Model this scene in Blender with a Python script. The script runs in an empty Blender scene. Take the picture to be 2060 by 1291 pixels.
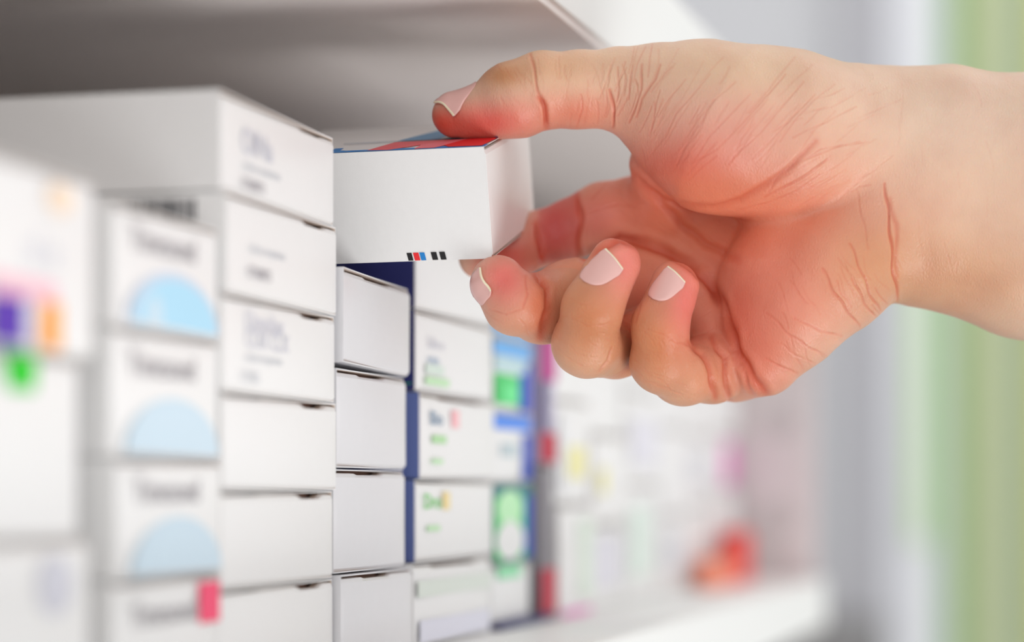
import bpy, math, random
import numpy as np
from mathutils import Vector, Matrix

random.seed(7)
C = bpy.context.scene.collection

# ------------------------------------------------------------------ camera
S = 0.79                       # metres per scene unit used in the measurements below
F = 4900.0                     # focal length in pixels of the 2060 px wide frame
YAW = math.radians(14.5)       # the shelf runs away 14.5 degrees to the right of the view axis
HOR = 985.0                    # horizon line (the lens is shifted up)
CA, SA = math.cos(YAW), math.sin(YAW)
CAMZ = 1.45

cam = bpy.data.cameras.new('camera')
cam.sensor_width = 36.0
cam.lens = F / 2060.0 * 36.0
cam.shift_y = (HOR - 645.5) / 2060.0
cam.clip_start = 0.02
cam.dof.use_dof = True
cam.dof.focus_distance = 0.678 * S
cam.dof.aperture_fstop = 5.0
cam.dof.aperture_blades = 0
camo = bpy.data.objects.new('camera', cam)
camo.location = (0, 0, CAMZ)
camo.rotation_euler = (math.radians(90), 0, YAW)
C.objects.link(camo)
bpy.context.scene.camera = camo

# ------------------------------------------------------------------ light
vs = bpy.context.scene.view_settings
vs.view_transform = 'Standard'
vs.look = 'None'
vs.gamma = 1.0
vs.use_curve_mapping = False
vs.exposure = 0.0

w = bpy.data.worlds.new('world')
bpy.context.scene.world = w
w.use_nodes = True
w.node_tree.nodes['Background'].inputs[0].default_value = (1.0, 1.0, 1.0, 1)
w.node_tree.nodes['Background'].inputs[1].default_value = 0.77


def area(name, loc, target, sx, sy, power, col=(1, 1, 1), spread=180):
    l = bpy.data.lights.new(name, 'AREA')
    l.shape = 'RECTANGLE'
    l.size = sx
    l.size_y = sy
    l.energy = power
    l.color = col
    l.spread = math.radians(spread)
    o = bpy.data.objects.new(name, l)
    o.location = loc
    d = Vector(target) - Vector(loc)
    o.rotation_euler = d.to_track_quat('-Z', 'Y').to_euler()
    C.objects.link(o)
    return o


area('ceiling_panel_light', (1.1, 0.9, 2.75), (-0.1, 0.55, 1.5), 1.6, 1.6, 2.2, (1.0, 1.0, 0.99))
area('shop_window_light', (1.8, 1.9, 1.6), (-0.1, 0.6, 1.5), 1.5, 1.6, 6.5, (0.97, 0.98, 1.0))
area('camera_side_fill_light', (0.1, -0.8, 1.9), (-0.15, 0.6, 1.5), 1.2, 0.8, 3.6, (1.0, 1.0, 1.0))  # added fill from the camera side, lifts the front faces
area('underside_fill_light', (0.52, 0.20, 0.78), (-0.20, 0.44, 1.56), 0.45, 0.45, 5.4, (1.0, 1.0, 1.0))  # added low fill, brightens the upper board's underside from below
area('far_wall_fill_light', (0.7, 1.4, 2.7), (0.1, 2.3, 1.4), 1.2, 1.2, 6.5, (0.98, 0.98, 1.0))  # added fill to brighten the far wall and white upright


# ------------------------------------------------------------------ helpers
def W3(x, y, z):
    """measurement units (shelf axes, camera at origin) -> world metres"""
    return Vector((x * S, y * S, z * S + CAMZ))


def cam2w(X, Y, d):
    """camera right/up/forward in units -> world metres"""
    return W3(X * CA - d * SA, X * SA + d * CA, Y)


def P(px, py, d):
    return cam2w((px - 1030) * d / F, (HOR - py) * d / F, d)


def lin(c):
    return tuple((v / 255 / 12.92) if v / 255 <= .04045 else ((v / 255 + .055) / 1.055) ** 2.4 for v in c)


MATS = {}


def mat(name, rgb, rough=.6, spec=.4, bump=0.0, bscale=300, coat=0.0, noise=0.0):
    if name in MATS:
        return MATS[name]
    m = bpy.data.materials.new(name)
    m.use_nodes = True
    nt = m.node_tree
    b = nt.nodes['Principled BSDF']
    c = lin(rgb) + (1,)
    b.inputs['Base Color'].default_value = c
    b.inputs['Roughness'].default_value = rough
    b.inputs['Specular IOR Level'].default_value = spec
    b.inputs['Coat Weight'].default_value = coat
    b.inputs['Coat Roughness'].default_value = .25
    tc = nt.nodes.new('ShaderNodeTexCoord')
    n = nt.nodes.new('ShaderNodeTexNoise')
    n.inputs['Scale'].default_value = bscale
    n.inputs['Detail'].default_value = 4
    nt.links.new(tc.outputs['Object'], n.inputs['Vector'])
    mx = nt.nodes.new('ShaderNodeMix')
    mx.data_type = 'RGBA'
    mx.blend_type = 'MULTIPLY'
    mx.inputs[0].default_value = noise if noise else .03
    mx.inputs[6].default_value = c
    nt.links.new(n.outputs['Fac'], mx.inputs[7])
    nt.links.new(mx.outputs[2], b.inputs['Base Color'])
    if bump:
        bp = nt.nodes.new('ShaderNodeBump')
        bp.inputs['Strength'].default_value = bump
        bp.inputs['Distance'].default_value = .0004
        nt.links.new(n.outputs['Fac'], bp.inputs['Height'])
        nt.links.new(bp.outputs['Normal'], b.inputs['Normal'])
    MATS[name] = m
    return m


class MB:
    """collects polygons with materials, in units; built as one mesh"""

    def __init__(s):
        s.v, s.f, s.m, s.mats = [], [], [], []

    def mi(s, m):
        if m not in s.mats:
            s.mats.append(m)
        return s.mats.index(m)

    def poly(s, pts, m):
        b = len(s.v)
        s.v += [tuple(p) for p in pts]
        s.f.append(tuple(range(b, b + len(pts))))
        s.m.append(s.mi(m))

    def box(s, x0, x1, y0, y1, z0, z1, m):
        b = len(s.v)
        s.v += [(x, y, z) for x in (x0, x1) for y in (y0, y1) for z in (z0, z1)]
        for f in ((0, 1, 3, 2), (4, 6, 7, 5), (0, 4, 5, 1), (2, 3, 7, 6), (0, 2, 6, 4), (1, 5, 7, 3)):
            s.f.append(tuple(b + i for i in f))
            s.m.append(s.mi(m))

    def build(s, name, parent=None, scale=S, bevel=0.0, smooth=False):
        me = bpy.data.meshes.new(name)
        me.from_pydata([tuple(c * scale for c in v) for v in s.v], [], s.f)
        for m in s.mats:
            me.materials.append(m)
        me.polygons.foreach_set('material_index', s.m)
        if smooth:
            me.polygons.foreach_set('use_smooth', [True] * len(s.f))
        me.update()
        o = bpy.data.objects.new(name, me)
        C.objects.link(o)
        if parent:
            o.parent = parent
        if bevel:
            bv = o.modifiers.new('bevel', 'BEVEL')
            bv.width = bevel * scale
            bv.segments = 3
            bv.limit_method = 'ANGLE'
            bv.angle_limit = math.radians(50)
            bv.harden_normals = False
        return o


def tag(o, label=None, cat=None, group=None, kind=None):
    if label: o['label'] = label
    if cat: o['category'] = cat
    if group: o['group'] = group
    if kind: o['kind'] = kind
    return o


def text_obj(txt, size, loc, m, parent, squeeze=1.0):
    """lettering on an end face (plane facing +x, reading towards +y)"""
    cu = bpy.data.curves.new('lettering', 'FONT')
    cu.body = txt
    cu.size = size * S
    cu.extrude = 0.00003
    to = bpy.data.objects.new('tmp', cu)
    C.objects.link(to)
    dg = bpy.context.evaluated_depsgraph_get()
    me = bpy.data.meshes.new_from_object(to.evaluated_get(dg))
    bpy.data.objects.remove(to)
    me.materials.clear()
    me.materials.append(m)
    o = bpy.data.objects.new('lettering', me)
    C.objects.link(o)
    o.parent = parent
    o.rotation_euler = (math.radians(90), 0, math.radians(90))
    o.scale = (squeeze, 1, 1)
    o.location = [c * S for c in loc]
    return o


# ------------------------------------------------------------------ materials
WHITE = mat('white_card', (238, 237, 236), .38, .4, .15, 500)
WHITEG = mat('glossy_white_card', (238, 238, 238), .3, .5, .12, 400, coat=.25)
CREAM = mat('inner_card', (214, 198, 186), .8, .2)
SILVER = mat('pearl_card', (226, 225, 228), .28, .6, .2, 300, coat=.4)
GREYTXT = mat('grey_ink', (158, 154, 160), .6)
PALETXT = mat('pale_lilac_ink', (214, 214, 224), .6)
PALETXT2 = mat('pale_grey_ink', (205, 207, 212), .6)
DARK = mat('dark_ink', (28, 28, 44), .5)
BLACK = mat('black_ink', (26, 24, 26), .5)
RED = mat('red_ink', (232, 40, 46), .45)
PINKRED = mat('light_red_ink', (238, 96, 104), .45)
BLUE = mat('bright_blue_ink', (30, 130, 205), .45)
STEEL = mat('steel_blue_ink', (112, 158, 196), .5)
SKYB = mat('pale_sky_blue_ink', (176, 220, 242), .6)
SKYB2 = mat('very_pale_blue_ink', (205, 224, 236), .6)
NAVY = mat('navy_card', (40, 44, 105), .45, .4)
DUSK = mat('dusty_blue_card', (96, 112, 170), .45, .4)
GREEN = mat('green_ink', (70, 205, 110), .5)
PGREEN = mat('pale_green_ink', (196, 232, 190), .6)
MGREEN = mat('mid_green_ink', (130, 215, 120), .6)
ORANGE = mat('orange_ink', (255, 165, 40), .5)
PURPLE = mat('purple_ink', (84, 44, 170), .5)
MAGENTA = mat('magenta_ink', (190, 60, 140), .5)
BGREEN = mat('bright_green_ink', (20, 205, 30), .5)
YEL = mat('yellow_ink', (238, 232, 170), .6)
PINK = mat('pink_ink', (236, 130, 200), .6)
HOTPINK = mat('hot_pink_ink', (250, 80, 120), .6)
CORAL = mat('coral_card', (250, 150, 120), .6)
REDC = mat('red_card', (240, 60, 50), .6)
BERRY = mat('berry_card', (190, 25, 60), .5)
GREYC = mat('grey_card', (128, 124, 130), .5)
MAUVE = mat('mauve_card', (190, 180, 205), .5)
SHELF = mat('white_laminate', (240, 240, 238), .45, .4, .05, 60)
SHELFU = mat('grey_laminate', (238, 230, 226), .6, .3, .1, 200, noise=.06)
WALLM = mat('light_grey_paint', (222, 222, 224), .8, .2, .1, 60)
WALLD = mat('mid_grey_paint', (204, 203, 207), .8, .2, .1, 60)
WALLB = mat('base_grey_paint', (150, 148, 147), .7)
PANELP = mat('pinkish_grey_laminate', (212, 203, 203), .6, .3)
HOLE = mat('hole_lining', (196, 188, 188), .8)
FRAMEW = mat('white_frame_paint', (245, 246, 250), .5)
FLOORM = mat('grey_floor_tiles', (150, 150, 150), .5)
CABM = mat('dark_grey_cabinet', (120, 120, 120), .6)


# ------------------------------------------------------------------ setting
def struct(name, mb, **k):
    o = mb.build(name, **k)
    o.location = (0, 0, CAMZ)
    tag(o, kind='structure')
    return o


YE = 1.30
mb = MB(); mb.box(-2.0, 4.0, -2.0, 5.2, -1.90, -1.835, FLOORM); struct('floor', mb)
mb = MB(); mb.box(-.62, -.60, -1.0, 3.2, -1.835, 1.6, WALLM); struct('wall_left', mb)

# shelving unit: one thing, its boards are parts
unit = bpy.data.objects.new('shelving_unit', None)
C.objects.link(unit)
unit.location = W3(-.38, .6, -1.835)
tag(unit, 'white shelving unit with pale boards and grey undersides carrying the rows of cartons', 'shelf')
UZ = -1.835


def upart(name, mb, bevel=0.0):
    o = mb.build(name, parent=unit, bevel=bevel)
    o.location = Vector((0, 0, CAMZ)) - unit.location
    return o


SZ = -.0478
BZ = SZ + .0004
mb = MB(); mb.box(-.585, -.165, -.1, YE + .02, SZ - .026, SZ, SHELF); upart('lower_shelf_board', mb, .0015)
mb = MB(); mb.box(-.585, -.1650, -.1, YE + .02, .142, .180, SHELF)
mb.box(-.584, -.1664, -.099, YE + .0, .1395, .1425, SHELFU); upart('upper_shelf_board', mb, .0006)
mb = MB(); mb.box(-.598, -.586, -.1, YE + .02, UZ, .180, mat('brown_back_board', (128, 108, 92), .7)); upart('back_panel', mb)
mb = MB(); mb.box(-.585, -.170, YE + .001, YE + .018, SZ, .139, PANELP)
ep = upart('end_panel', mb)
for cz in (.036, -.0145):
    n = 28
    cx = -.188
    mb = MB()
    mb.poly([(cx + .0085 * math.cos(2 * math.pi * i / n), YE + .0004, cz + .0085 * math.sin(2 * math.pi * i / n)) for i in range(n)], HOLE)
    mb.build('peg_hole', parent=ep)
mb = MB(); mb.box(-.585, -.20, -.1, YE + .01, UZ, SZ - .027, CABM); upart('base_cabinet', mb)

# far end of the room
YF = 2.9


def fx(px, y):  # x at a given y for a pixel column
    u = (px - 1030) / F
    return y * (u * CA - SA) / (u * SA + CA)


XD0 = fx(1795, YF)
XD1 = fx(1884, YF)
mb = MB(); mb.box(-.62, XD0 - .055 * 1.0, YF, YF + .1, -1.835, 1.6, WALLM); struct('wall_back', mb)
mb = MB(); mb.box(XD0 - .056, XD0, YF - .03, YF + .1, -1.835, 1.6, WALLD); struct('trim_1', mb)
mb = MB(); mb.box(XD0, XD1, YF - .05, YF + .1, -1.835, 1.6, FRAMEW); struct('trim_2', mb, bevel=.004)
mb = MB(); mb.box(2.6, 2.7, -2, 5.2, -1.835, 1.6, WALLM); 
mb = MB(); mb.box(fx(1480, YF - .02), XD0 - .001, YF - .045, YF - .031, -1.835, -.150, WALLB); struct('low_panel_back', mb)  # darker grey sheet over the lower part of the far wall
# curtain of vertical coloured strips beyond the frame
cols = [((176, 196, 182), .010), ((158, 186, 172), .018), ((156, 188, 132), .014), ((194, 200, 160), .022), ((182, 190, 166), .022),
        ((176, 186, 162), .022), ((188, 194, 140), .008), ((208, 202, 104), .024), ((186, 196, 120), .03), ((170, 188, 160), .04),
        ((150, 188, 140), .03), ((186, 192, 170), .05), ((204, 206, 100), .03), ((180, 190, 170), .05)]
yc = YF + .16
x = XD1 - .03
curt = MB()
zb, zt = -1.80, 1.5
cmats = [mat('curtain_stripe_%d' % i, tuple(min(250, v * 1.13) for v in c[0]), .8, .2, .3, 60) for i, c in enumerate(cols)]
for (c, wd), m in zip(cols, cmats):
    n = 6
    wd *= 1.25
    for i in range(n):
        xa, xb = x + wd * i / n, x + wd * (i + 1) / n
        ya = yc + .012 * math.sin(xa * 130); yb = yc + .012 * math.sin(xb * 130)
        curt.poly([(xa, ya, zb), (xb, yb, zb), (xb, yb, zt), (xa, ya, zt)], m)
        curt.poly([(xa, ya + .003, zt), (xb, yb + .003, zt), (xb, yb + .003, zb), (xa, ya + .003, zb)], m)
    x += wd
co = curt.build('curtain')
co.location = (0, 0, CAMZ)
tag(co, 'green and yellow vertically striped curtain beyond the white upright', 'curtain')
mb = MB(); gx = XD1
mb.box(gx - .021, gx - .004, YF - .0565, YF - .0505, -.06, .27, mat('lime_strip', (205, 240, 170), .5))
lo = mb.build('edge_sign'); lo.location = (0, 0, CAMZ)
tag(lo, 'narrow pale lime strip fixed on the edge of the white upright', 'sign')


# ------------------------------------------------------------------ cartons
def carton(name, W, H, L, label, cat='medicine box', group=None, body=WHITE, flapm=None, side=None, slit=(.66, .86), notch=.0012, fsh=0.0, gap=.00045):
    """end face at local x=0 facing +x, width W along +y, height H along +z, body runs to x=-L"""
    e = bpy.data.objects.new(name, None)
    C.objects.link(e)
    tag(e, label, cat, group)
    flapm = flapm or body
    side = side or body
    t = min(.0004, gap * .8)
    dp = .004
    b = MB()
    # outer shell of the tube
    b.poly([(0, 0, 0), (-L, 0, 0), (-L, 0, H), (0, 0, H)], side)          # near side
    b.poly([(0, W, 0), (0, W, H), (-L, W, H), (-L, W, 0)], side)
    b.poly([(0, 0, H), (-L, 0, H), (-L, W, H), (0, W, H)], body)
    b.poly([(0, 0, 0), (0, W, 0), (-L, W, 0), (-L, 0, 0)], body)
    b.poly([(-L, 0, 0), (-L, W, 0), (-L, W, H), (-L, 0, H)], body)
    # rim
    b.poly([(0, 0, 0), (0, 0, H), (0, t, H - t), (0, t, t)], body)
    b.poly([(0, W, 0), (0, W - t, t), (0, W - t, H - t), (0, W, H)], body)
    b.poly([(0, 0, H), (0, W, H), (0, W - t, H - t), (0, t, H - t)], body)
    b.poly([(0, 0, 0), (0, t, t), (0, W - t, t), (0, W, 0)], body)
    # inner cavity
    b.poly([(0, t, t), (0, t, H - t), (-dp, t, H - t), (-dp, t, t)], CREAM)
    b.poly([(0, W - t, t), (-dp, W - t, t), (-dp, W - t, H - t), (0, W - t, H - t)], CREAM)
    b.poly([(0, t, H - t), (0, W - t, H - t), (-dp, W - t, H - t), (-dp, t, H - t)], CREAM)
    b.poly([(0, t, t), (-dp, t, t), (-dp, W - t, t), (0, W - t, t)], CREAM)
    b.poly([(-dp, t, t), (-dp, t, H - t), (-dp, W - t, H - t), (-dp, W - t, t)], mat('brown_card_core', (140, 104, 88), .8))
    bo = b.build('carton_body', e)
    # flap: rounded top fold, notched where it tucks in
    f = MB()
    y0, y1 = gap, W - gap
    n = 24
    xs = [y0 + (y1 - y0) * i / n for i in range(n + 1)]
    rows = []
    zl = [.0004, .0012, .003] + [.003 + (H - .0065) * i / 8 for i in range(1, 9)] + [H - .0022, H - .0011, H - .0006]

    def ztop(yy):
        fr = (yy - y0) / (y1 - y0)
        a = 0.0
        if slit[0] < fr < slit[1]: a = notch
        if .08 < fr < .36: a = max(a, notch * .35)
        return a
    for k, z in enumerate(zl):
        row = []
        for yy in xs:
            fr = (yy - y0) / (y1 - y0)
            xb = .0003 + .0009 * math.sin(math.pi * min(1, max(0, z / H))) * max(0.0, math.sin(math.pi * fr)) ** .5 + fsh * (fr - .5) * .002
            if z < .0006: xb -= .0006
            if z > H - .0015: xb -= .0005
            if z > H - .0010: xb -= .0012
            zz = min(z, H - .0006 - ztop(yy))
            row.append((xb, yy, zz))
        rows.append(row)
    for k in range(len(rows) - 1):
        for i in range(n):
            f.poly([rows[k][i], rows[k][i + 1], rows[k + 1][i + 1], rows[k + 1][i]], flapm)
    for k in range(len(rows) - 1):
        for i in (0, n):
            a_, b_ = rows[k][i], rows[k + 1][i]
            f.poly([a_, b_, (-.0012, b_[1], b_[2]), (-.0012, a_[1], a_[2])], flapm)
    # back side of the flap
    for i in range(n):
        f.poly([rows[0][i], (-.0008, xs[i], rows[0][i][2]), (-.0008, xs[i + 1], rows[0][i + 1][2]), rows[0][i + 1]], CREAM)
        f.poly([rows[-1][i], rows[-1][i + 1], (-.0030, xs[i + 1], rows[-1][i + 1][2]), (-.0030, xs[i], rows[-1][i][2])], CREAM)
    fo = f.build('tuck_flap', e, smooth=True)
    return e, bo, fo


def decal(parent, name, shapes, off=.0012, axis='x'):
    """printed shapes lying on the end face (axis x), near side (axis y) or top (axis z); lists of (polygon, material)"""
    b = MB()
    for i, (pts, m) in enumerate(shapes):
        o = off + i * .00004
        if axis == 'x':
            b.poly([(o, p[0], p[1]) for p in pts], m)
        elif axis == 'y':
            b.poly([(p[0], -o, p[1]) for p in pts], m)
        else:
            b.poly([(p[0], p[1], o) for p in pts], m)
    return b.build(name, parent)


def rect(a, b, c, d):
    return [(a, c), (b, c), (b, d), (a, d)]


def arc_poly(cx, cz, rx, rz, a0, a1, n=24, zmin=None):
    pts = [(cx + rx * math.cos(a0 + (a1 - a0) * i / n), cz + rz * math.sin(a0 + (a1 - a0) * i / n)) for i in range(n + 1)]
    if zmin is not None:
        pts = [(p[0], max(p[1], zmin)) for p in pts]
    return pts


def place(e, x, y, z, rz=0.0):
    e.location = W3(x, y, z)
    e.rotation_euler = (0, 0, math.radians(rz))


X0 = -.2123
ORD = ['topmost', 'second from the top', 'third from the top', 'fourth from the top', 'fifth from the top', 'sixth from the top', 'lowest']

# --- column of plain white cartons, ends turned to the aisle (px 440-670)
zs = [.0956, .0715, .0472, .0237, .0000, -.0238, BZ]
labs = ['topmost white carton of the tall plain stack, large pale letters on its end',
        'white carton second in the tall plain stack, barcode on its side, small grey letters',
        'white carton third in the tall plain stack, two rows of large faint letters',
        'blank-ended white carton fourth from the top of the tall plain stack',
        'blank-ended white carton fifth from the top of the tall plain stack',
        'blank-ended white carton at the foot of the tall plain stack, bottom centre-left']
for i in range(6):
    H = zs[i] - zs[i + 1] - .0004
    e, bo, fo = carton('medicine_box', .084, H, .125, labs[i], group='plain white cartons in the tall stack', body=WHITE, slit=(.70, .88), notch=.0013 if i else .001)
    place(e, X0 + [0.0, .0012, .0006, .0003, .0, -.0010][i], .5428 + [0, .001, 0, .0005, .0, .001][i], zs[i + 1], [0, .5, .2, -.2, .2, -.3][i])
    k = H / .024
    if i == 0:
        text_obj('OlNa', .0088, (.0014, .012, .0105 * k), PALETXT, e, 1.1)
        text_obj('otimes comprimes', .0030, (.0014, .013, .0066 * k), PALETXT2, e, 1.15)
        text_obj('OTHBRTS', .0036, (.0014, .012, .0018 * k), GREYTXT, e, 1.0)
    if i == 1:
        text_obj('otimes comprimes', .0030, (.0014, .013, .0108 * k), PALETXT2, e, 1.15)
        text_obj('OTHBRTS', .0038, (.0014, .012, .0045 * k), GREYTXT, e, 1.0)
        bars = []
        x = -.0075
        for j in range(26):
            wd = random.choice([.0003, .0005, .0008, .0004])
            bars.append((rect(x - wd, x, H - .0068, H - .0018), DARK))
            x -= wd + random.choice([.0003, .0004, .0006])
        decal(e, 'barcode', bars, .0001, 'y')
    if i == 2:
        text_obj('Omnilax', .0064, (.0014, .013, .0160 * k), PALETXT, e, 1.25)
        text_obj('COX CLX', .0064, (.0014, .013, .0115 * k), PALETXT, e, 1.1)
        text_obj('otimes comprimes', .0030, (.0014, .013, .0080 * k), PALETXT2, e, 1.15)
        text_obj('LTMBS', .0036, (.0014, .010, .0026 * k), PALETXT2, e, 1.2)

# --- column of cartons with a grey name and a pale blue dome (px 215-440)
zs = [.0619, .0354, .0071, -.0195, BZ]
for i in range(4):
    H = zs[i] - zs[i + 1] - .0004
    e, bo, fo = carton('medicine_box', .0615, H, .11, [
        'white carton with grey name and bright pale blue dome, on top of the printed stack',
        'white carton with grey name and pale blue dome, second from top of the printed stack',
        'white carton with grey name over a faint blue dome, third in the printed stack',
        'white carton with a hot pink corner patch at the foot of the printed stack'][i],
        group='cartons with a grey name and blue dome', body=WHITE, slit=(2, 3))
    place(e, X0 + [.0, -.0008, .0004, 0][i], .4802 + [0, .0005, .001, 0][i], zs[i + 1], [.3, -.3, .3, 0][i])
    text_obj('Timesond', .0078, (.0014, .0075, H * .64), mat('soft_grey_ink', (168, 164, 168), .6), e, 1.22)
    dm = SKYB if i == 0 else SKYB2
    if i < 3:
        decal(e, 'blue_dome', [(arc_poly(.033, .0010, .027, .0125, 0, math.pi), SKYB2 if i else mat('dome_rim', (205, 215, 232), .6)),
                               (arc_poly(.034, .0010, .0245, .0110, 0, math.pi), dm),
                               (arc_poly(.021, .0012, .0045, .0065, 0, math.pi), SKYB2)], .0013)
    else:
        decal(e, 'pink_patch', [(rect(.047, .0600, H - .011, H - .0015), HOTPINK)], .0013)

# --- nearest column, far left (px 0-200)
zs = [.0648, .0276, -.0100, BZ]
for i in range(3):
    H = zs[i] - zs[i + 1] - .0004
    e, bo, fo = carton('medicine_box', .070, H, .11, [
        'white carton with purple and orange blocks low on it, top of far left stack',
        'white carton with a bright green tab at its upper edge, middle of far left stack',
        'white carton with a faint lilac spot at the foot of far left stack'][i],
        group='cartons in the far left stack', body=WHITE, slit=(2, 3))
    place(e, X0 + [.0, -.0035, -.001][i], .4005, zs[i + 1], 0)
    if i == 0:
        decal(e, 'colour_blocks', [(rect(.020, .0365, .0005, .0098), PURPLE), (rect(.0435, .0520, .0005, .0098), ORANGE),
                                   (rect(.020, .0500, .0100, .0135), mat('rose_ink', (246, 190, 205), .6)),
                                   (arc_poly(.052, .031, .006, .003, 0, 2 * math.pi), mat('peach_ink', (250, 225, 200), .6))], .0013)
        text_obj('ol e', .010, (.0013, .036, .0165), PALETXT, e, 1.0)
    if i == 1:
        decal(e, 'green_tab', [([(.034, H - .0005), (.0360, H - .0075), (.0475, H - .0075), (.0490, H - .0005)], BGREEN)], .0013)
    if i == 2:
        decal(e, 'lilac_spot', [(arc_poly(.052, .028, .008, .006, 0, 2 * math.pi), PALETXT)], .0013)

# --- pearl white cartons under the held box (px 670-815)
zs = [.0600, .0336, .0061, -.0228, BZ]
for i in range(4):
    H = zs[i] - zs[i + 1] - .0005
    e, bo, fo = carton('medicine_box', .0630, H, .11, [
        'pearly white carton slightly tipped, lying directly beneath the held box on its stack',
        'pearly white carton second from top in the stack beneath the held box',
        'pearly white carton third from top in the stack beneath the held box',
        'pearly white carton at the foot of the stack beneath the held box'][i],
        group='pearly white cartons beneath the held box', body=SILVER, slit=(.30, .70), notch=.0009, fsh=.6)
    place(e, X0 + [.0022, .0003, -.0006, .0015][i], .6290, zs[i + 1], [1.0, .3, -.2, -.3][i])
    if i == 0:
        e.rotation_euler[0] = math.radians(-1.0)
        e.location.z += .0009

# --- white cartons with green and lilac print, navy sides (px 830-985)
zs = [.0775, .0550, .0300, .0035, -.0217, BZ]
for i in range(5):
    H = zs[i] - zs[i + 1] - .0005
    e, bo, fo = carton('medicine_box', .0890, H, .11, [
        'white carton with navy side, top of its stack, half covered by the held box',
        'white carton with navy side, lilac words and a green line, below the middle fingertip',
        'white carton with navy side, grey name with a red square, third from top',
        'white carton with navy side, bright green name and small orange square',
        'pale green banded white carton at the foot of the navy-sided stack'][i],
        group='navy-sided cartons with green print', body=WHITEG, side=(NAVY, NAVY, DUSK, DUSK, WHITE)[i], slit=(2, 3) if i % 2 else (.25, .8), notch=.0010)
    place(e, X0 + [.0, .0, .0012, .0, .001][i], .7036 + [0, 0, .0008, .0, -.006][i], zs[i + 1], [0, 0, .4, -.2, 0][i])
    if i == 1:
        text_obj('Lilo a', .0050, (.0013, .010, .0135), PALETXT, e, 1.6)
        text_obj('miso', .0040, (.0013, .010, .0088), mat('blue_grey_ink', (176, 196, 216), .6), e, 1.6)
        decal(e, 'green_print', [(rect(.008, .028, .0055, .0085), mat('mist_green_ink', (214, 230, 220), .6)), (rect(.008, .034, .0022, .0046), PGREEN)], .0012)
        decal(e, 'side_line', [(rect(-.05, -.001, .002, .0022), GREEN)], .0001, 'y')
    if i == 2:
        text_obj('Bio', .0060, (.0013, .008, .0165), mat('slate_ink', (130, 155, 180), .6), e, 1.8)
        decal(e, 'green_print', [(rect(.032, .041, .0160, .0215), mat('salmon_ink', (246, 190, 195), .6)), (rect(.010, .026, .0108, .0133), mat('leaf_ink', (180, 222, 170), .6)),
                                 (rect(.010, .022, .0045, .0060), PGREEN)], .0013)
    if i == 3:
        text_obj('Dro', .0064, (.0013, .006, .0160), MGREEN, e, 1.7)
        decal(e, 'green_print', [(rect(.026, .034, .0155, .0210), mat('sand_ink', (240, 220, 160), .6)), (rect(.009, .023, .0090, .0108), PGREEN)], .0013)
    if i == 4:
        decal(e, 'green_band', [(rect(.002, .087, .0150, .0200), mat('grey_green_ink', (222, 230, 222), .6)), (rect(.004, .085, .0012, .008), mat('lilac_grey_ink', (225, 226, 238), .6))], .0013)

# --- green and blue cartons (px 990-1070)
zs = [.0780, .0526, .0268, .0025, -.0250, -.0455]
for i in range(5):
    H = zs[i] - zs[i + 1] - .0005
    e, bo, fo = carton('medicine_box', .0545, H, .10, [
        'blue and white carton on top of the green and blue stack behind the fingers',
        'green and blue printed carton, second from top beyond the navy-sided stack',
        'white carton with a blue top stripe, middle of the green and blue stack',
        'bright green carton with a white round emblem below it, fourth in its stack',
        'white carton with a green top corner at the foot of the green and blue stack'][i],
        group='green and blue cartons', body=WHITEG, flapm=WHITEG, slit=(2, 3))
    place(e, X0 - .001, .7948, zs[i + 1], 0)
    TEAL = mat('teal_card', (50, 130, 130), .5)
    NB = mat('royal_blue_ink', (40, 80, 190), .5)
    LB = mat('azure_ink', (110, 180, 240), .5)
    if i == 0:
        decal(e, 'printed_panel', [(rect(.001, .053, .001, H - .001), LB)])
    if i == 1:
        decal(e, 'printed_panel', [(rect(.001, .053, H - .006, H - .001), LB), (rect(.036, .0535, .001, .018), NB), (rect(.002, .036, .0025, .013), GREEN),
                                   (arc_poly(.024, .0065, .009, .004, 0, 6.283), mat('light_green_ink', (110, 235, 150), .5)), (rect(.002, .045, .014, .0185), mat('mint_ink', (190, 220, 225), .5))])
    if i == 2:
        decal(e, 'printed_panel', [(rect(.001, .053, H - .0055, H - .0005), mat('blue_ink', (80, 140, 235), .5)), (rect(.040, .0535, .001, .017), NB), (rect(.010, .034, .009, .0135), mat('grey_mint_ink', (190, 205, 210), .5))])
    if i == 3:
        decal(e, 'printed_panel', [(rect(.0005, .054, .0003, H - .0003), TEAL), (rect(.002, .043, .001, H - .0045), GREEN), (rect(.044, .054, .001, H - .004), NB),
                                   (arc_poly(.0225, .0185, .0175, .0065, 0, 6.283), mat('lime_glow_ink', (190, 240, 190), .5)), (arc_poly(.023, .0075, .0195, .0068, 0, 6.283), WHITEG)])
    if i == 4:
        decal(e, 'printed_panel', [(rect(.006, .038, H - .005, H - .0005), mat('soft_green_ink', (150, 230, 180), .5))])
tb = MB(); tb.box(-.10, .004, .0, .078, 0, .0022, mat('navy_tray', (56, 60, 110), .5))
to = tb.build('tray', bevel=.0004); to.location = W3(X0 - .001, .7945, BZ - .0001)
tag(to, 'thin navy tray under the green and blue stack and grey tall cartons', 'tray')

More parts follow.
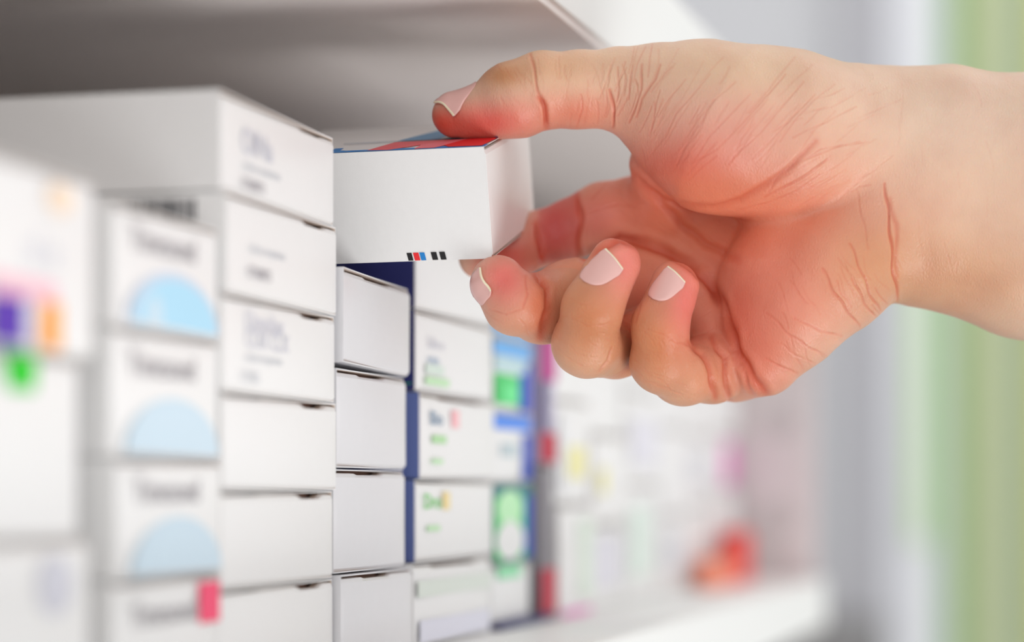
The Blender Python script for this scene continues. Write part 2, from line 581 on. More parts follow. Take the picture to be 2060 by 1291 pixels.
# --- tall narrow cartons with red bases (px 1070-1115)
for i, (z0, z1) in enumerate(((-.0453, .0095), (.0098, .0640))):
    H = z1 - z0
    e, bo, fo = carton('medicine_box', .0240, H, .09, [
        'tall narrow grey carton with a berry red foot, standing on the navy tray',
        'tall narrow mauve carton with a berry red foot, stacked above the grey one'][i],
        group='tall narrow cartons with red feet', body=GREYC if i == 0 else MAUVE, slit=(2, 3))
    place(e, X0 + .0005, .8560, z0, 0)
    sh = [(rect(.0003, .0237, .0003, .0165 if i == 0 else .011), BERRY)]
    if i == 1:
        sh += [(rect(.0003, .009, .011, .03), NAVY), (rect(.0003, .0237, .030, .052), MAGENTA)]
    decal(e, 'red_foot', sh, .0014)

# --- the pale cartons that run on towards the far end (px 1115-1470)
fy = [(.8830, .061), (.9455, .066), (1.0130, .073), (1.0875, .070), (1.1590, .068), (1.2285, .066)]
cn = ['first pale stack right of the mauve carton', 'second pale stack right of the mauve carton', 'third pale stack right of the mauve carton',
      'fourth pale stack, beneath the little finger', 'fifth pale stack, beneath the heel of the hand', 'last pale stack beside the end panel']
for c, (y0, wd) in enumerate(fy):
    hs = [[.042, .040, .030], [.034, .036, .040], [.050, .040, .026], [.036, .040, .036], [.040, .034, .038], [.048, .030, .030]][c]
    z = BZ
    for k, H in enumerate(hs):
        e, bo, fo = carton('medicine_box', wd, H - .0005, .10,
                           'white carton, %s in the %s' % (['lowest', 'middle one', 'topmost'][k], cn[c]),
                           group='pale cartons towards the far end', body=WHITE, slit=(2, 3))
        place(e, X0 + random.uniform(-.002, .002), y0, z, 0)
        sh = []
        if (c, k) == (0, 1): sh = [(rect(.020, .050, .010, .022), YEL), (rect(.004, .018, .004, .034), mat('faint_grey_ink', (228, 228, 230), .6))]
        if (c, k) == (0, 0): sh = [(rect(.030, .052, .006, .036), mat('faint_green_ink', (226, 238, 224), .6)), (rect(.002, .050, .0, .002), PINK)]
        if (c, k) == (1, 1): sh = [(rect(.004, .02, .012, .022), YEL)]
        if (c, k) in ((1, 0), (2, 1)): sh = [(rect(.006, wd - .01, .008, .028), mat('faint_lilac_ink', (226, 224, 232), .6))]
        if (c, k) == (2, 0): sh = [(rect(.01, .05, .01, .04), mat('faint_mint_ink', (226, 240, 230), .6))]
        if (c, k) in ((3, 0), (4, 1)): sh = [(rect(.006, wd - .008, .010, .026), mat('faint_grey2_ink', (222, 222, 226), .6))]
        if (c, k) == (5, 1): sh = [(rect(.030, wd - .001, .002, .024), PINK)]
        if sh:
            decal(e, 'printed_panel', sh, .0014)
        z += H

for nm, px0, pd, wdt, hh, m, lb in (('small_box', -.2050, 1.150, .060, .014, CORAL, 'small coral box lying on the shelf edge before the far cartons'),
                                    ('small_box', -.2050, 1.222, .045, .026, REDC, 'small bright red box standing on the shelf behind the coral one')):
    e, bo, fo = carton(nm, wdt, hh, .007, lb, cat='box', body=m, slit=(2, 3))
    place(e, -.1985, pd, BZ, 0)

# --- the held box
HD = dict(X=-.0077, Y=.0941, d=.668)
HH, HDp, HW = .031, .060, .0629


def rotm(a, b, c):
    ca, sa, cb, sb, cc, sc = math.cos(a), math.sin(a), math.cos(b), math.sin(b), math.cos(c), math.sin(c)
    Rx = np.array([[1, 0, 0], [0, ca, -sa], [0, sa, ca]]); Ry = np.array([[cb, 0, sb], [0, 1, 0], [-sb, 0, cb]]); Rz = np.array([[cc, -sc, 0], [sc, cc, 0], [0, 0, 1]])
    return Rz @ Ry @ Rx


HR = rotm(-.2582, .215, .0139)     # columns: right, up, away (camera axes)
TR = np.array([HD['X'], HD['Y'], HD['d']])
BR = TR - HR[:, 1] * HH


def camdir(v):
    return Vector((v[0] * CA - v[2] * SA, v[0] * SA + v[2] * CA, v[1]))


held, bo, fo = carton('medicine_box', HDp, HH, HW, 'white carton with red and blue printed top, pinched between thumb and fingertips', body=WHITE, slit=(2, 3), fsh=0, gap=.0002)
M = Matrix.Identity(4)
for i, col in enumerate((camdir(HR[:, 0]), camdir(HR[:, 2]), camdir(HR[:, 1]))):
    for r in range(3):
        M[r][i] = col[r]
M.translation = cam2w(*BR)
held.matrix_world = M


def tp(px, v):
    return ((px - 973) * .0001426, v * HDp)


top = [([tp(655, .0), tp(975, .0), tp(975, .09), tp(860, .07), tp(690, .07), tp(675, .09), tp(672, .18), tp(655, .18)], BLUE),
       ([tp(735, .04), tp(748, .18), tp(762, .33), tp(900, .33), tp(880, .06), tp(834, .01), tp(832, .16), tp(815, .11), tp(780, .02)], PINKRED),
       ([tp(832, .02), tp(832, .18), tp(900, .33), tp(930, .33), tp(905, .2), tp(872, .02)], mat('rose_pink_ink', (240, 120, 130), .5)),
       ([tp(884, .1), tp(905, .28), tp(915, .34), tp(973, .34), tp(967, .02), tp(900, .03)], RED),
       ([tp(763, .36), tp(842, .98), tp(905, .99), tp(862, .62), tp(850, .36)], STEEL),
       ([tp(850, .36), tp(862, .62), tp(905, .95), tp(950, .80), tp(925, .36)], mat('pale_panel_ink', (214, 210, 212), .5)),
       ([tp(655, .315), tp(972, .34), tp(972, .36), tp(655, .33)], mat('slate_line_ink', (90, 120, 150), .5)),
       ([tp(968, .30), tp(973, .30), tp(973, .40), tp(962, .40)], BLUE)]
top = [([(a, b) for a, b in pts], m) for pts, m in top]
decal(held, 'printed_top', top, HH + .0001, 'z')


def fpx(px):
    return (px - 989) * .0001426


bars = []
for a, b, m in ((820, 829, BLACK), (833, 843, RED), (846, 855, BLUE), (869, 879, BLACK), (886, 896, BLACK)):
    bars.append(([(fpx(a + 2), .0002), (fpx(b + 3), .0002), (fpx(b), .0024), (fpx(a - 1), .0024)], m))
decal(held, 'colour_bars', bars, .0001, 'y')

# ------------------------------------------------------------------ hand and forearm
U = .69 / F     # one unit of the hand grid: a pixel at the hand's distance


def toU(px, py, q):
    k = 1 + q * U / .69
    return np.array([(px - 1030) * k, (HOR - py) * k, q]), k


def chain(pts):
    out = []
    for a in pts:
        p, k = toU(*a[:3])
        out.append((p, a[3] * k))
    return [(out[i][0], out[i][1], out[i + 1][0], out[i + 1][1]) for i in range(len(out) - 1)]


def cone(Pt, seg):
    a, ra, b, rb = seg
    ab = (b - a).astype(np.float32)
    l2 = float(ab @ ab)
    pa = [Pt[i] - np.float32(a[i]) for i in range(3)]
    t = (pa[0] * ab[0] + pa[1] * ab[1] + pa[2] * ab[2]) / np.float32(l2)
    np.clip(t, 0, 1, out=t)
    d = np.sqrt((pa[0] - t * ab[0]) ** 2 + (pa[1] - t * ab[1]) ** 2 + (pa[2] - t * ab[2]) ** 2)
    return d - (np.float32(ra) + t * np.float32(rb - ra))


def smin(a, b, k):
    h = np.maximum(k - np.abs(a - b), 0) / k
    return np.minimum(a, b) - h * h * (k * .25)


def chain_sdf(Pt, segs, k):
    d = None
    for s in segs:
        c = cone(Pt, s)
        d = c if d is None else smin(d, c, k)
    return d


G_ARM_A = chain([(1690, 286, 60, 140), (1790, 283, 70, 141), (1900, 285, 75, 145), (2060, 305, 75, 148), (2420, 345, 75, 155), (2800, 400, 80, 168)])
G_ARM_B = chain([(1770, 450, 70, 132), (1850, 465, 75, 142), (2060, 520, 80, 152), (2420, 600, 90, 162), (2800, 640, 95, 172)])
G_ARM_C = chain([(1650, 380, 110, 130), (1850, 380, 75, 150), (2420, 470, 80, 165), (2800, 520, 85, 178)])
G_HYPO = chain([(1740, 480, 40, 132), (1668, 545, 15, 124), (1590, 632, 0, 106), (1535, 716, 15, 76)])
G_PALM = [chain([(1650, 400, 120, 110), (1480, 410, 190, 90), (1330, 420, 225, 78), (1215, 436, 245, 66)]),
          chain([(1650, 440, 120, 110), (1480, 480, 190, 95), (1320, 535, 225, 76)]),
          chain([(1620, 500, 100, 105), (1500, 560, 170, 92), (1390, 620, 190, 76)]),
          chain([(1600, 590, 70, 100), (1540, 670, 100, 84), (1480, 735, 95, 72)])]
G_THENAR = chain([(1700, 278, 40, 146), (1570, 272, 0, 164), (1450, 256, -20, 164), (1382, 222, -5, 130), (1310, 192, 0, 98)])
G_WEB = chain([(1330, 330, 90, 62), (1345, 400, 170, 70)])
G_THUMB = chain([(1310, 192, 0, 98), (1245, 179, 0, 81), (1170, 180, 0, 76), (1090, 182, -5, 76), (1030, 201, -8, 75), (972, 224, -5, 52), (914, 231, 0, 45)])
G_PAD = chain([(945, 231, -6, 45), (1000, 230, -12, 48), (1050, 226, -14, 50)])
G_INDEX = chain([(1215, 436, 245, 66), (1150, 460, 255, 60), (1085, 480, 250, 54), (1015, 525, 190, 48), (966, 516, 140, 44)])
G_MIDDLE = chain([(1320, 550, 200, 76), (1230, 590, 130, 70), (1150, 596, 40, 74), (1092, 620, -20, 70), (1037, 612, -90, 62), (1003, 568, -85, 56)])
G_RING = chain([(1390, 620, 180, 76), (1300, 684, 95, 66), (1236, 700, 25, 60), (1179, 692, -90, 66), (1191, 620, -140, 60), (1236, 532, -110, 53)])
G_LITTLE = chain([(1470, 700, 100, 70), (1432, 742, 30, 68), (1375, 752, -25, 62), (1331, 728, -75, 62), (1328, 655, -110, 56), (1357, 575, -90, 49)])


G_HYPO2 = chain([(1600, 520, 60, 128), (1562, 580, 40, 112), (1548, 650, 12, 90), (1540, 716, 12, 72)])
G_PADS = chain([(1300, 545, 205, 66), (1390, 600, 135, 66), (1440, 670, 70, 58)])


def sdf(Pt, k1=45):
    b = chain_sdf(Pt, G_ARM_A, 30)
    b = smin(b, chain_sdf(Pt, G_ARM_B, 30), 70)
    b = smin(b, chain_sdf(Pt, G_ARM_C, 30), 50)
    b = smin(b, chain_sdf(Pt, G_HYPO, 30), 34)
    for g in G_PALM:
        b = smin(b, chain_sdf(Pt, g, 25), 50)
    b = smin(b, chain_sdf(Pt, G_WEB, 25), 40)
    b = smin(b, chain_sdf(Pt, G_PADS, 20), 14)
    b = smin(b, chain_sdf(Pt, G_HYPO2, 30), 16)
    th = chain_sdf(Pt, G_THENAR, 40)
    b = smin(b, th, 26)
    out = smin(b, smin(chain_sdf(Pt, G_THUMB, 14), chain_sdf(Pt, G_PAD, 10), 10), 22)
    for g, k in ((G_INDEX, 24), (G_MIDDLE, 12), (G_RING, 12), (G_LITTLE, 12)):
        f = chain_sdf(Pt, g, 14)
        out = smin(out, smin(b, f, k), 3.0)
    return out


def surface_net(step, lo, hi):
    ax = [np.arange(lo[i], hi[i] + step, step, dtype=np.float32) for i in range(3)]
    nx, ny, nz = [len(a) for a in ax]
    V = np.empty((nx, ny, nz), np.float32)
    B = 10
    for i in range(0, nx, B):
        X, Y, Z = np.meshgrid(ax[0][i:i + B], ax[1], ax[2], indexing='ij')
        V[i:i + B] = sdf([X, Y, Z])
    sg = V < 0
    cnt = np.zeros((nx - 1, ny - 1, nz - 1), np.int8)
    for a in (0, 1):
        for b in (0, 1):
            for c in (0, 1):
                cnt += sg[a:nx - 1 + a, b:ny - 1 + b, c:nz - 1 + c]
    act = (cnt > 0) & (cnt < 8)
    ci = np.argwhere(act)
    idx = -np.ones(act.shape, np.int32)
    idx[act] = np.arange(len(ci))
    acc = np.zeros((len(ci), 3)); num = np.zeros(len(ci))
    corners = [(a, b, c) for a in (0, 1) for b in (0, 1) for c in (0, 1)]
    vals = {k: V[ci[:, 0] + k[0], ci[:, 1] + k[1], ci[:, 2] + k[2]] for k in corners}
    for k in corners:
        for d in range(3):
            if k[d] == 0:
                k2 = tuple(k[j] + (1 if j == d else 0) for j in range(3))
                va, vb = vals[k], vals[k2]
                m = (va < 0) != (vb < 0)
                t = np.where(m, va / np.where(m, va - vb, 1), 0)
                p = np.array(k, float)[None, :].repeat(len(ci), 0)
                p[:, d] += t
                acc[m] += p[m]; num[m] += 1
    del V, vals
    vert = (ci + acc / num[:, None]) * step + np.array(lo)
    quads = []
    for d in range(3):
        u, v = (d + 1) % 3, (d + 2) % 3
        sl0 = [slice(None)] * 3; sl1 = [slice(None)] * 3
        sl0[d] = slice(0, -1); sl1[d] = slice(1, None)
        for s in (sl0, sl1):
            s[u] = slice(1, -1); s[v] = slice(1, -1)
        a, b = sg[tuple(sl0)], sg[tuple(sl1)]
        for flip, mm in ((False, a & ~b), (True, ~a & b)):
            e = np.argwhere(mm)
            if not len(e): continue
            e[:, u] += 1; e[:, v] += 1

            def cell(du, dv):
                c = e.copy(); c[:, u] += du; c[:, v] += dv
                return idx[c[:, 0], c[:, 1], c[:, 2]]
            q = np.stack([cell(-1, -1), cell(0, -1), cell(0, 0), cell(-1, 0)], 1)
            if flip: q = q[:, ::-1]
            quads.append(q)
    return vert, np.concatenate(quads)


def u2w(p):
    """hand grid -> world metres"""
    X, Y, d = p[:, 0] * U, p[:, 1] * U, .69 + p[:, 2] * U
    return np.stack([(X * CA - d * SA) * S, (X * SA + d * CA) * S, Y * S + CAMZ], 1)


def u2px(p):
    k = (.69 + p[:, 2] * U) / .69
    return 1030 + p[:, 0] / k, HOR - p[:, 1] / k


STEP = 3.8
vert, quads = surface_net(STEP, (-190, 110, -330), (1560, 940, 380))
quads = quads[:, ::-1] if True else quads


def mesh_from(v, q, name):
    me = bpy.data.meshes.new(name)
    me.vertices.add(len(v)); me.vertices.foreach_set('co', np.asarray(v, np.float32).ravel())
    me.loops.add(q.size); me.loops.foreach_set('vertex_index', q.ravel().astype(np.int32))
    me.polygons.add(len(q)); me.polygons.foreach_set('loop_start', np.arange(0, q.size, 4, dtype=np.int32))
    me.polygons.foreach_set('loop_total', np.full(len(q), 4, np.int32))
    me.update(calc_edges=True); me.validate()
    return me




def grad_project(p, its=2):
    """pull points onto the surface along the gradient"""
    for k in range(0, len(p), 60000):
        c = p[k:k + 60000].astype(np.float32)
        for it in range(its):
            d = sdf([c[:, 0], c[:, 1], c[:, 2]])
            g = np.empty_like(c)
            for i in range(3):
                e = [c[:, 0], c[:, 1], c[:, 2]]
                e[i] = e[i] + np.float32(1.0)
                g[:, i] = sdf(e) - d
            n2_ = np.maximum((g * g).sum(1), .25)
            c = c - g * (np.clip(d, -3, 3) / n2_)[:, None]
        p[k:k + 60000] = c
    return p


def split_quads(v, q):
    """each quad into four"""
    n = len(v)
    e = np.concatenate([q[:, [i, (i + 1) % 4]] for i in range(4)])
    key = np.sort(e, 1).astype(np.int64)
    key = key[:, 0] * n + key[:, 1]
    uq, inv = np.unique(key, return_inverse=True)
    ev = (v[uq // n] + v[uq % n]) / 2
    fc = v[q].mean(1)
    m = len(q)
    ei = [n + inv[i * m:(i + 1) * m] for i in range(4)]
    fi = n + len(uq) + np.arange(m)
    out = np.concatenate([np.stack([q[:, i], ei[i], fi, ei[(i + 3) % 4]], 1) for i in range(4)])
    return np.concatenate([v, ev, fc]), out


def relax(v, q, its=1):
    n = len(v)
    for it in range(its):
        acc = np.zeros((n, 3)); cnt_ = np.zeros(n)
        for i in range(4):
            a_, b_ = q[:, i], q[:, (i + 1) % 4]
            for k in range(3):
                acc[:, k] += np.bincount(a_, v[b_, k], n) + np.bincount(b_, v[a_, k], n)
            cnt_ += np.bincount(a_, minlength=n) + np.bincount(b_, minlength=n)
        v = v * .4 + acc / cnt_[:, None] * .6
    return v


vert = relax(vert, quads, 2)
vert, quads = split_quads(vert, quads)
vert = grad_project(vert, 1)
vert = relax(vert, quads, 1)
hm = mesh_from(vert, quads, 'hand_mesh')
nv = len(hm.vertices)
co = vert.astype(float)
no = np.empty(nv * 3, np.float32); hm.vertex_normals.foreach_get('vector', no); no = no.reshape(-1, 3).astype(float)
# make sure normals point outwards
test = sdf([co[::97, i].astype(np.float32) + 3 * no[::97, i].astype(np.float32) for i in range(3)])
if test.mean() < 0:
    hm.flip_normals(); no = -no
px, py = u2px(co)
q = co[:, 2]
face = np.clip(-no[:, 2] * 1.6 + .25, 0, 1)      # palm side faces the viewer

# skin folds: (points, half width, depth, reddening)
CR = [
    ([(1600, 330), (1650, 300), (1700, 292), (1750, 286)], 2.4, 1.2, .35),
    ([(1262, 338), (1285, 372), (1330, 400), (1385, 414), (1440, 416), (1490, 402), (1540, 372), (1585, 340), (1612, 312), (1640, 285)], 6, 5, .5),
    ([(1255, 345), (1300, 375), (1340, 415), (1375, 455), (1420, 490), (1480, 520)], 8, 5, .5),
    ([(1180, 515), (1250, 480), (1300, 490), (1350, 510), (1400, 540), (1440, 585), (1462, 640), (1480, 700), (1505, 745), (1545, 800)], 8, 12, .9),
    ([(1164, 398), (1168, 440), (1166, 480), (1172, 522)], 5, 6, .8),
    ([(1078, 450), (1084, 480), (1088, 520)], 5, 6, .8),
    ([(1430, 680), (1455, 720), (1462, 770), (1468, 820)], 5, 5, .6),
    ([(1385, 688), (1412, 712), (1430, 750), (1437, 800)], 5, 6, .7),
    ([(1480, 720), (1500, 760), (1520, 805)], 4, 4, .5),
    ([(1780, 370), (1786, 420), (1792, 480), (1797, 540), (1806, 605)], 3.6, 4, .75),
    ([(1788, 400), (1802, 450), (1804, 500), (1801, 560)], 4, 1.6, .5),
    ([(1722, 380), (1735, 440), (1748, 500)], 3, 1.2, .2),
    ([(1069, 108), (1075, 150), (1085, 190), (1095, 225), (1100, 255)], 3.4, 3.0, .5),
    ([(1086, 196), (1094, 214), (1100, 236), (1102, 262)], 4.5, 7, .8),
    ([(1168, 190), (1170, 220), (1162, 255)], 2.5, 1.6, .4),
    ([(1200, 200), (1203, 250)], 2.5, .9, .2),
    ([(1228, 180), (1233, 215), (1236, 255)], 3.5, 3.6, .7),
    ([(1245, 135), (1242, 180), (1240, 205)], 2.5, 1.6, .4),
    ([(1275, 130), (1265, 175), (1262, 200)], 2.5, 1.6, .4),
    ([(1293, 130), (1288, 180), (1278, 215), (1268, 245)], 3, 2.4, .5),
    ([(1330, 130), (1318, 160), (1290, 200), (1278, 235)], 3, 2.2, .5),
    ([(1350, 135), (1335, 150), (1310, 185)], 2.5, 1.2, .3),
    ([(1380, 160), (1345, 200), (1325, 235)], 2.2, 1.2, .3),
    ([(1430, 150), (1395, 190), (1360, 230), (1340, 275)], 2.2, 1.2, .3),
    ([(1480, 165), (1440, 200), (1405, 240), (1375, 290)], 2.2, 1.2, .3),
    ([(1510, 190), (1470, 230), (1425, 275), (1395, 325)], 2.2, 1.2, .3),
    ([(1580, 150), (1535, 200), (1495, 245), (1440, 300), (1395, 328)], 2.4, 1.4, .35),
    ([(1615, 165), (1575, 210), (1530, 265), (1480, 310), (1465, 330)], 2.4, 1.4, .35),
    ([(1640, 190), (1600, 230), (1560, 270), (1510, 320)], 2.2, 1.2, .3),
    ([(1680, 170), (1640, 200), (1600, 240), (1570, 285)], 2.2, 1.2, .3),
    ([(1720, 215), (1665, 245), (1620, 262), (1595, 277)], 2.4, 1.4, .3),
    ([(1730, 285), (1675, 298), (1640, 312), (1600, 330)], 2.6, 1.6, .35),
    ([(1665, 320), (1630, 345), (1600, 365), (1540, 395)], 3, 2.4, .45),
    ([(1585, 350), (1560, 362), (1545, 385)], 2.6, 1.8, .4),
    ([(1750, 372), (1730, 375), (1715, 385)], 2.5, 1.2, .3),
    ([(1655, 540), (1680, 590), (1705, 625), (1728, 655)], 3, 2.2, .5),
    ([(1710, 490), (1730, 540), (1750, 590), (1770, 625)], 3, 2.2, .5),
    ([(1715, 560), (1740, 610), (1762, 640)], 3, 2.0, .45),
    ([(1760, 580), (1785, 612)], 2.5, 1.5, .35),
    ([(1545, 630), (1590, 675), (1630, 700), (1660, 715)], 3, 1.6, .35),
    ([(1600, 640), (1650, 665), (1690, 675)], 3, 1.6, .35),
    ([(1540, 720), (1575, 740), (1605, 750)], 3, 1.8, .35),
    ([(1570, 690), (1600, 715), (1640, 730)], 2.5, 1.2, .25),
    ([(1058, 555), (1062, 590), (1050, 620)], 2.5, 1.8, .3),
    ([(985, 622), (1020, 632), (1050, 620)], 2.5, 1.6, .2),
    ([(1232, 700), (1225, 725), (1208, 745)], 3.5, 2.4, .3),
    ([(1290, 610), (1275, 650)], 3, 1.2, .2),
    ([(1365, 690), (1385, 695)], 3, 2.0, .3),
    ([(1280, 760), (1320, 775), (1360, 790)], 2.2, .9, .15),
    ([(1295, 745), (1330, 765), (1350, 785)], 2.2, .8, .15),
    ([(1075, 545), (1100, 580), (1104, 620), (1085, 680)], 6, 6, .8),
    ([(1150, 640), (1180, 655), (1215, 652), (1250, 640)], 2.2, 1.1, .2),
    ([(1150, 600), (1170, 612), (1195, 610)], 2, .8, .15),
    ([(1125, 700), (1150, 725), (1180, 740)], 2, .9, .12),
    ([(1140, 690), (1165, 712), (1200, 722)], 2, .8, .12),
    ([(1300, 660), (1330, 672), (1365, 690), (1390, 690)], 2.4, 1.2, .2),
    ([(1275, 720), (1300, 745), (1340, 760)], 2, .9, .12),
    ([(1275, 740), (1300, 765), (1345, 782), (1385, 800)], 2.2, 1.0, .12),
    ([(1405, 600), (1425, 590), (1440, 600)], 1.8, .7, .15),
    ([(1408, 640), (1430, 625), (1450, 630)], 1.8, .8, .15),
    ([(1412, 675), (1435, 660), (1458, 668)], 1.8, .9, .15),
    ([(970, 618), (990, 635), (1010, 650)], 2, .9, .1),
    ([(1040, 640), (1058, 655), (1068, 680)], 2.2, 1.1, .12),
    ([(1290, 300), (1300, 335), (1320, 360)], 2, .9, .2),
    ([(1490, 420), (1540, 410), (1600, 385), (1650, 352)], 2.4, 1.4, .3),
    ([(1190, 400), (1215, 372), (1250, 352)], 3, 1.5, .3),
    ([(1180, 430), (1240, 410), (1290, 420)], 3, 1.3, .25),
]
disp = np.zeros(nv); red = np.zeros(nv)
rng = np.random.RandomState(3)
CR = [(p, w_ * .72 if w_ < 4 else w_, d_ * .85 if w_ < 4 else d_, c_ * 1.25) for p, w_, d_, c_ in CR]


def lines(n, x0, x1, y0, y1, ang, spread, ln, dep, rd):
    for i in range(n):
        cx, cy = rng.uniform(x0, x1), rng.uniform(y0, y1)
        a = ang + rng.uniform(-spread, spread)
        l = ln * rng.uniform(.5, 1.3)
        dx, dy = math.cos(a) * l / 2, math.sin(a) * l / 2
        bx, by = -dy * rng.uniform(-.15, .15), dx * rng.uniform(-.15, .15)
        CR.append(([(cx - dx, cy - dy), (cx + bx, cy + by), (cx + dx, cy + dy)], 1.7, dep * rng.uniform(.5, 1.2), rd * rng.uniform(.5, 1.2)))


lines(46, 1320, 1640, 130, 340, math.radians(128), .18, 80, .8, .3)
lines(22, 1215, 1330, 110, 240, math.radians(102), .22, 60, 1.0, .4)
lines(16, 1110, 1225, 115, 250, math.radians(92), .25, 45, .6, .22)
lines(26, 1580, 1780, 180, 400, math.radians(150), .22, 80, .7, .25)
lines(26, 1540, 1780, 520, 720, math.radians(58), .22, 60, .8, .3)
lines(14, 1000, 1090, 120, 240, math.radians(60), .3, 36, .5, .2)
lines(18, 1120, 1240, 620, 745, math.radians(15), .5, 36, .5, .12)
lines(18, 1280, 1400, 660, 800, math.radians(25), .5, 36, .5, .12)
lines(16, 1230, 1480, 380, 520, math.radians(35), .4, 70, .7, .2)
lines(14, 1780, 2000, 180, 560, math.radians(85), .3, 60, .4, .1)
for pts, wd, dep, rd in CR:
    pts = np.array(pts, float)
    bb0 = pts.min(0) - 4 * wd; bb1 = pts.max(0) + 4 * wd
    sel = np.nonzero((px > bb0[0]) & (px < bb1[0]) & (py > bb0[1]) & (py < bb1[1]) & (face > .02))[0]
    x, y = px[sel], py[sel]
    wob = 2.0 * np.sin(x * .09 + y * .07 + rng.rand() * 6)
    best = np.full(len(sel), 1e9); tt = np.zeros(len(sel))
    for i in range(len(pts) - 1):
        a, b = pts[i], pts[i + 1]
        ab = b - a
        t = np.clip(((x - a[0]) * ab[0] + (y - a[1]) * ab[1]) / (ab @ ab), 0, 1)
        d = np.hypot(x + wob - a[0] - t * ab[0], y - a[1] - t * ab[1])
        m = d < best
        best[m] = d[m]; tt[m] = ((i + t) / (len(pts) - 1))[m]
    g = np.exp(-(best / wd) ** 2) * np.clip(np.minimum(tt, 1 - tt) * 6 + .08, 0, 1)
    disp[sel] += -dep * g * face[sel] + dep * .18 * np.exp(-((best - 2.3 * wd) / (1.2 * wd)) ** 2) * face[sel]
    red[sel] = np.maximum(red[sel], rd * np.exp(-(best / (wd * 1.3)) ** 2) * face[sel])

# gentle unevenness of the skin
disp += 1.2 * np.sin(px * .031 + 1.3) * np.sin(py * .037 + q * .02) + .5 * np.sin(px * .083 + q * .05) * np.sin(py * .079)
co = co + no * disp[:, None]

# skin redness by region, with shade of hollows and recessed index painted in
base = np.array(lin((226, 192, 166)))
col = np.repeat(base[None, :], nv, 0)


def blob(cx, cy, rx, ry, rgb, s, q0=None, q1=None, ang=0.0):
    global col
    ca_, sa_ = math.cos(ang), math.sin(ang)
    dx, dy = px - cx, py - cy
    u = (dx * ca_ + dy * sa_) / rx; v = (-dx * sa_ + dy * ca_) / ry
    m = s * np.exp(-(u * u + v * v) ** 1.0)
    if q0 is not None:
        m = m * ((q > q0) & (q < q1))
    c = np.array(lin(rgb))
    col = col * (1 - m[:, None]) + c[None, :] * m[:, None]


blob(1560, 470, 260, 210, (228, 146, 118), .9)
blob(1430, 290, 170, 120, (224, 158, 140), .8)
blob(1360, 350, 120, 70, (216, 96, 78), .85)
blob(1450, 385, 130, 40, (214, 124, 90), .7)
blob(1290, 430, 170, 90, (234, 136, 110), .85)
blob(1450, 470, 160, 80, (236, 142, 104), .85)
blob(1570, 560, 130, 120, (234, 138, 114), .7)
blob(1530, 720, 90, 110, (220, 108, 82), .7)
blob(1480, 640, 60, 120, (218, 104, 84), .75)
blob(1115, 460, 50, 80, (206, 84, 84), .85)  # darker red painted for the shade on the recessed index
blob(1200, 440, 45, 60, (214, 120, 110), .6)
blob(1020, 510, 60, 60, (190, 66, 52), .8, 60, 400)
blob(985, 246, 120, 46, (220, 92, 82), .9)
blob(890, 246, 55, 32, (214, 80, 58), .85)
blob(1160, 225, 100, 45, (222, 130, 104), .8)
blob(1120, 130, 110, 45, (226, 176, 134), .7)
blob(1010, 150, 50, 28, (196, 132, 80), .8)
blob(1180, 640, 110, 130, (204, 132, 88), .95, -400, 40)
blob(1330, 690, 100, 130, (206, 130, 86), .95, -400, 40)
blob(1040, 650, 90, 60, (208, 148, 118), .8)
blob(1015, 560, 62, 60, (228, 108, 100), .9)
blob(1085, 610, 30, 80, (206, 106, 70), .7)
blob(1258, 530, 50, 75, (232, 134, 122), .9, -400, 0)
blob(1380, 600, 45, 95, (228, 120, 110), .9, -400, 0)
blob(1415, 640, 50, 80, (224, 128, 104), .8, 0, 400)
blob(1290, 590, 60, 90, (214, 118, 92), .8, 0, 400)
blob(1250, 700, 40, 60, (206, 100, 74), .6, -40, 400)
blob(1150, 570, 70, 60, (226, 150, 118), .8, -20, 400)
blob(1425, 770, 60, 50, (214, 138, 100), .7)
blob(1760, 530, 100, 90, (208, 144, 100), .7)
blob(1920, 560, 190, 90, (212, 158, 120), .75)
blob(1950, 230, 240, 90, (228, 202, 180), .7)
blob(1500, 130, 260, 55, (226, 192, 160), .8)
blob(1430, 640, 45, 70, (232, 150, 124), .8, -40, 400)
sm = np.clip((1168 - px) / 7, 0, 1) * np.clip((px - 1080) / 8, 0, 1) * (q > 150) * np.clip((540 - py) / 20, 0, 1)  # painted step: index base shaded darker where it sits behind the palm
col = col * (1 - .5 * sm[:, None]) + np.array(lin((196, 74, 74)))[None, :] * .5 * sm[:, None]
rc = np.array(lin((206, 72, 36)))
col = col * (1 - .55 * red[:, None]) + rc[None, :] * (.55 * red[:, None])

wco = u2w(co)
HB = Vector(cam2w((1700 - 1030) * U, (HOR - 400) * U, .70))
hm.vertices.foreach_set('co', (wco - np.array(HB)[None, :]).astype(np.float32).ravel())
ca = hm.color_attributes.new('skin_shade_tone', 'FLOAT_COLOR', 'POINT')
ca.data.foreach_set('color', np.concatenate([col, np.ones((nv, 1))], 1).astype(np.float32).ravel())
hm.polygons.foreach_set('use_smooth', [True] * len(hm.polygons))
hm.update()
# grid axes (right, up, away) are left-handed: flip faces to match
hm.flip_normals()
vn = np.empty(nv * 3, np.float32); hm.vertex_normals.foreach_get('vector', vn); vn = vn.reshape(-1, 3)
nw = np.stack([no[:, 0] * CA - no[:, 2] * SA, no[:, 0] * SA + no[:, 2] * CA, no[:, 1]], 1)
if (vn * nw).sum(1).mean() < 0:
    hm.flip_normals()

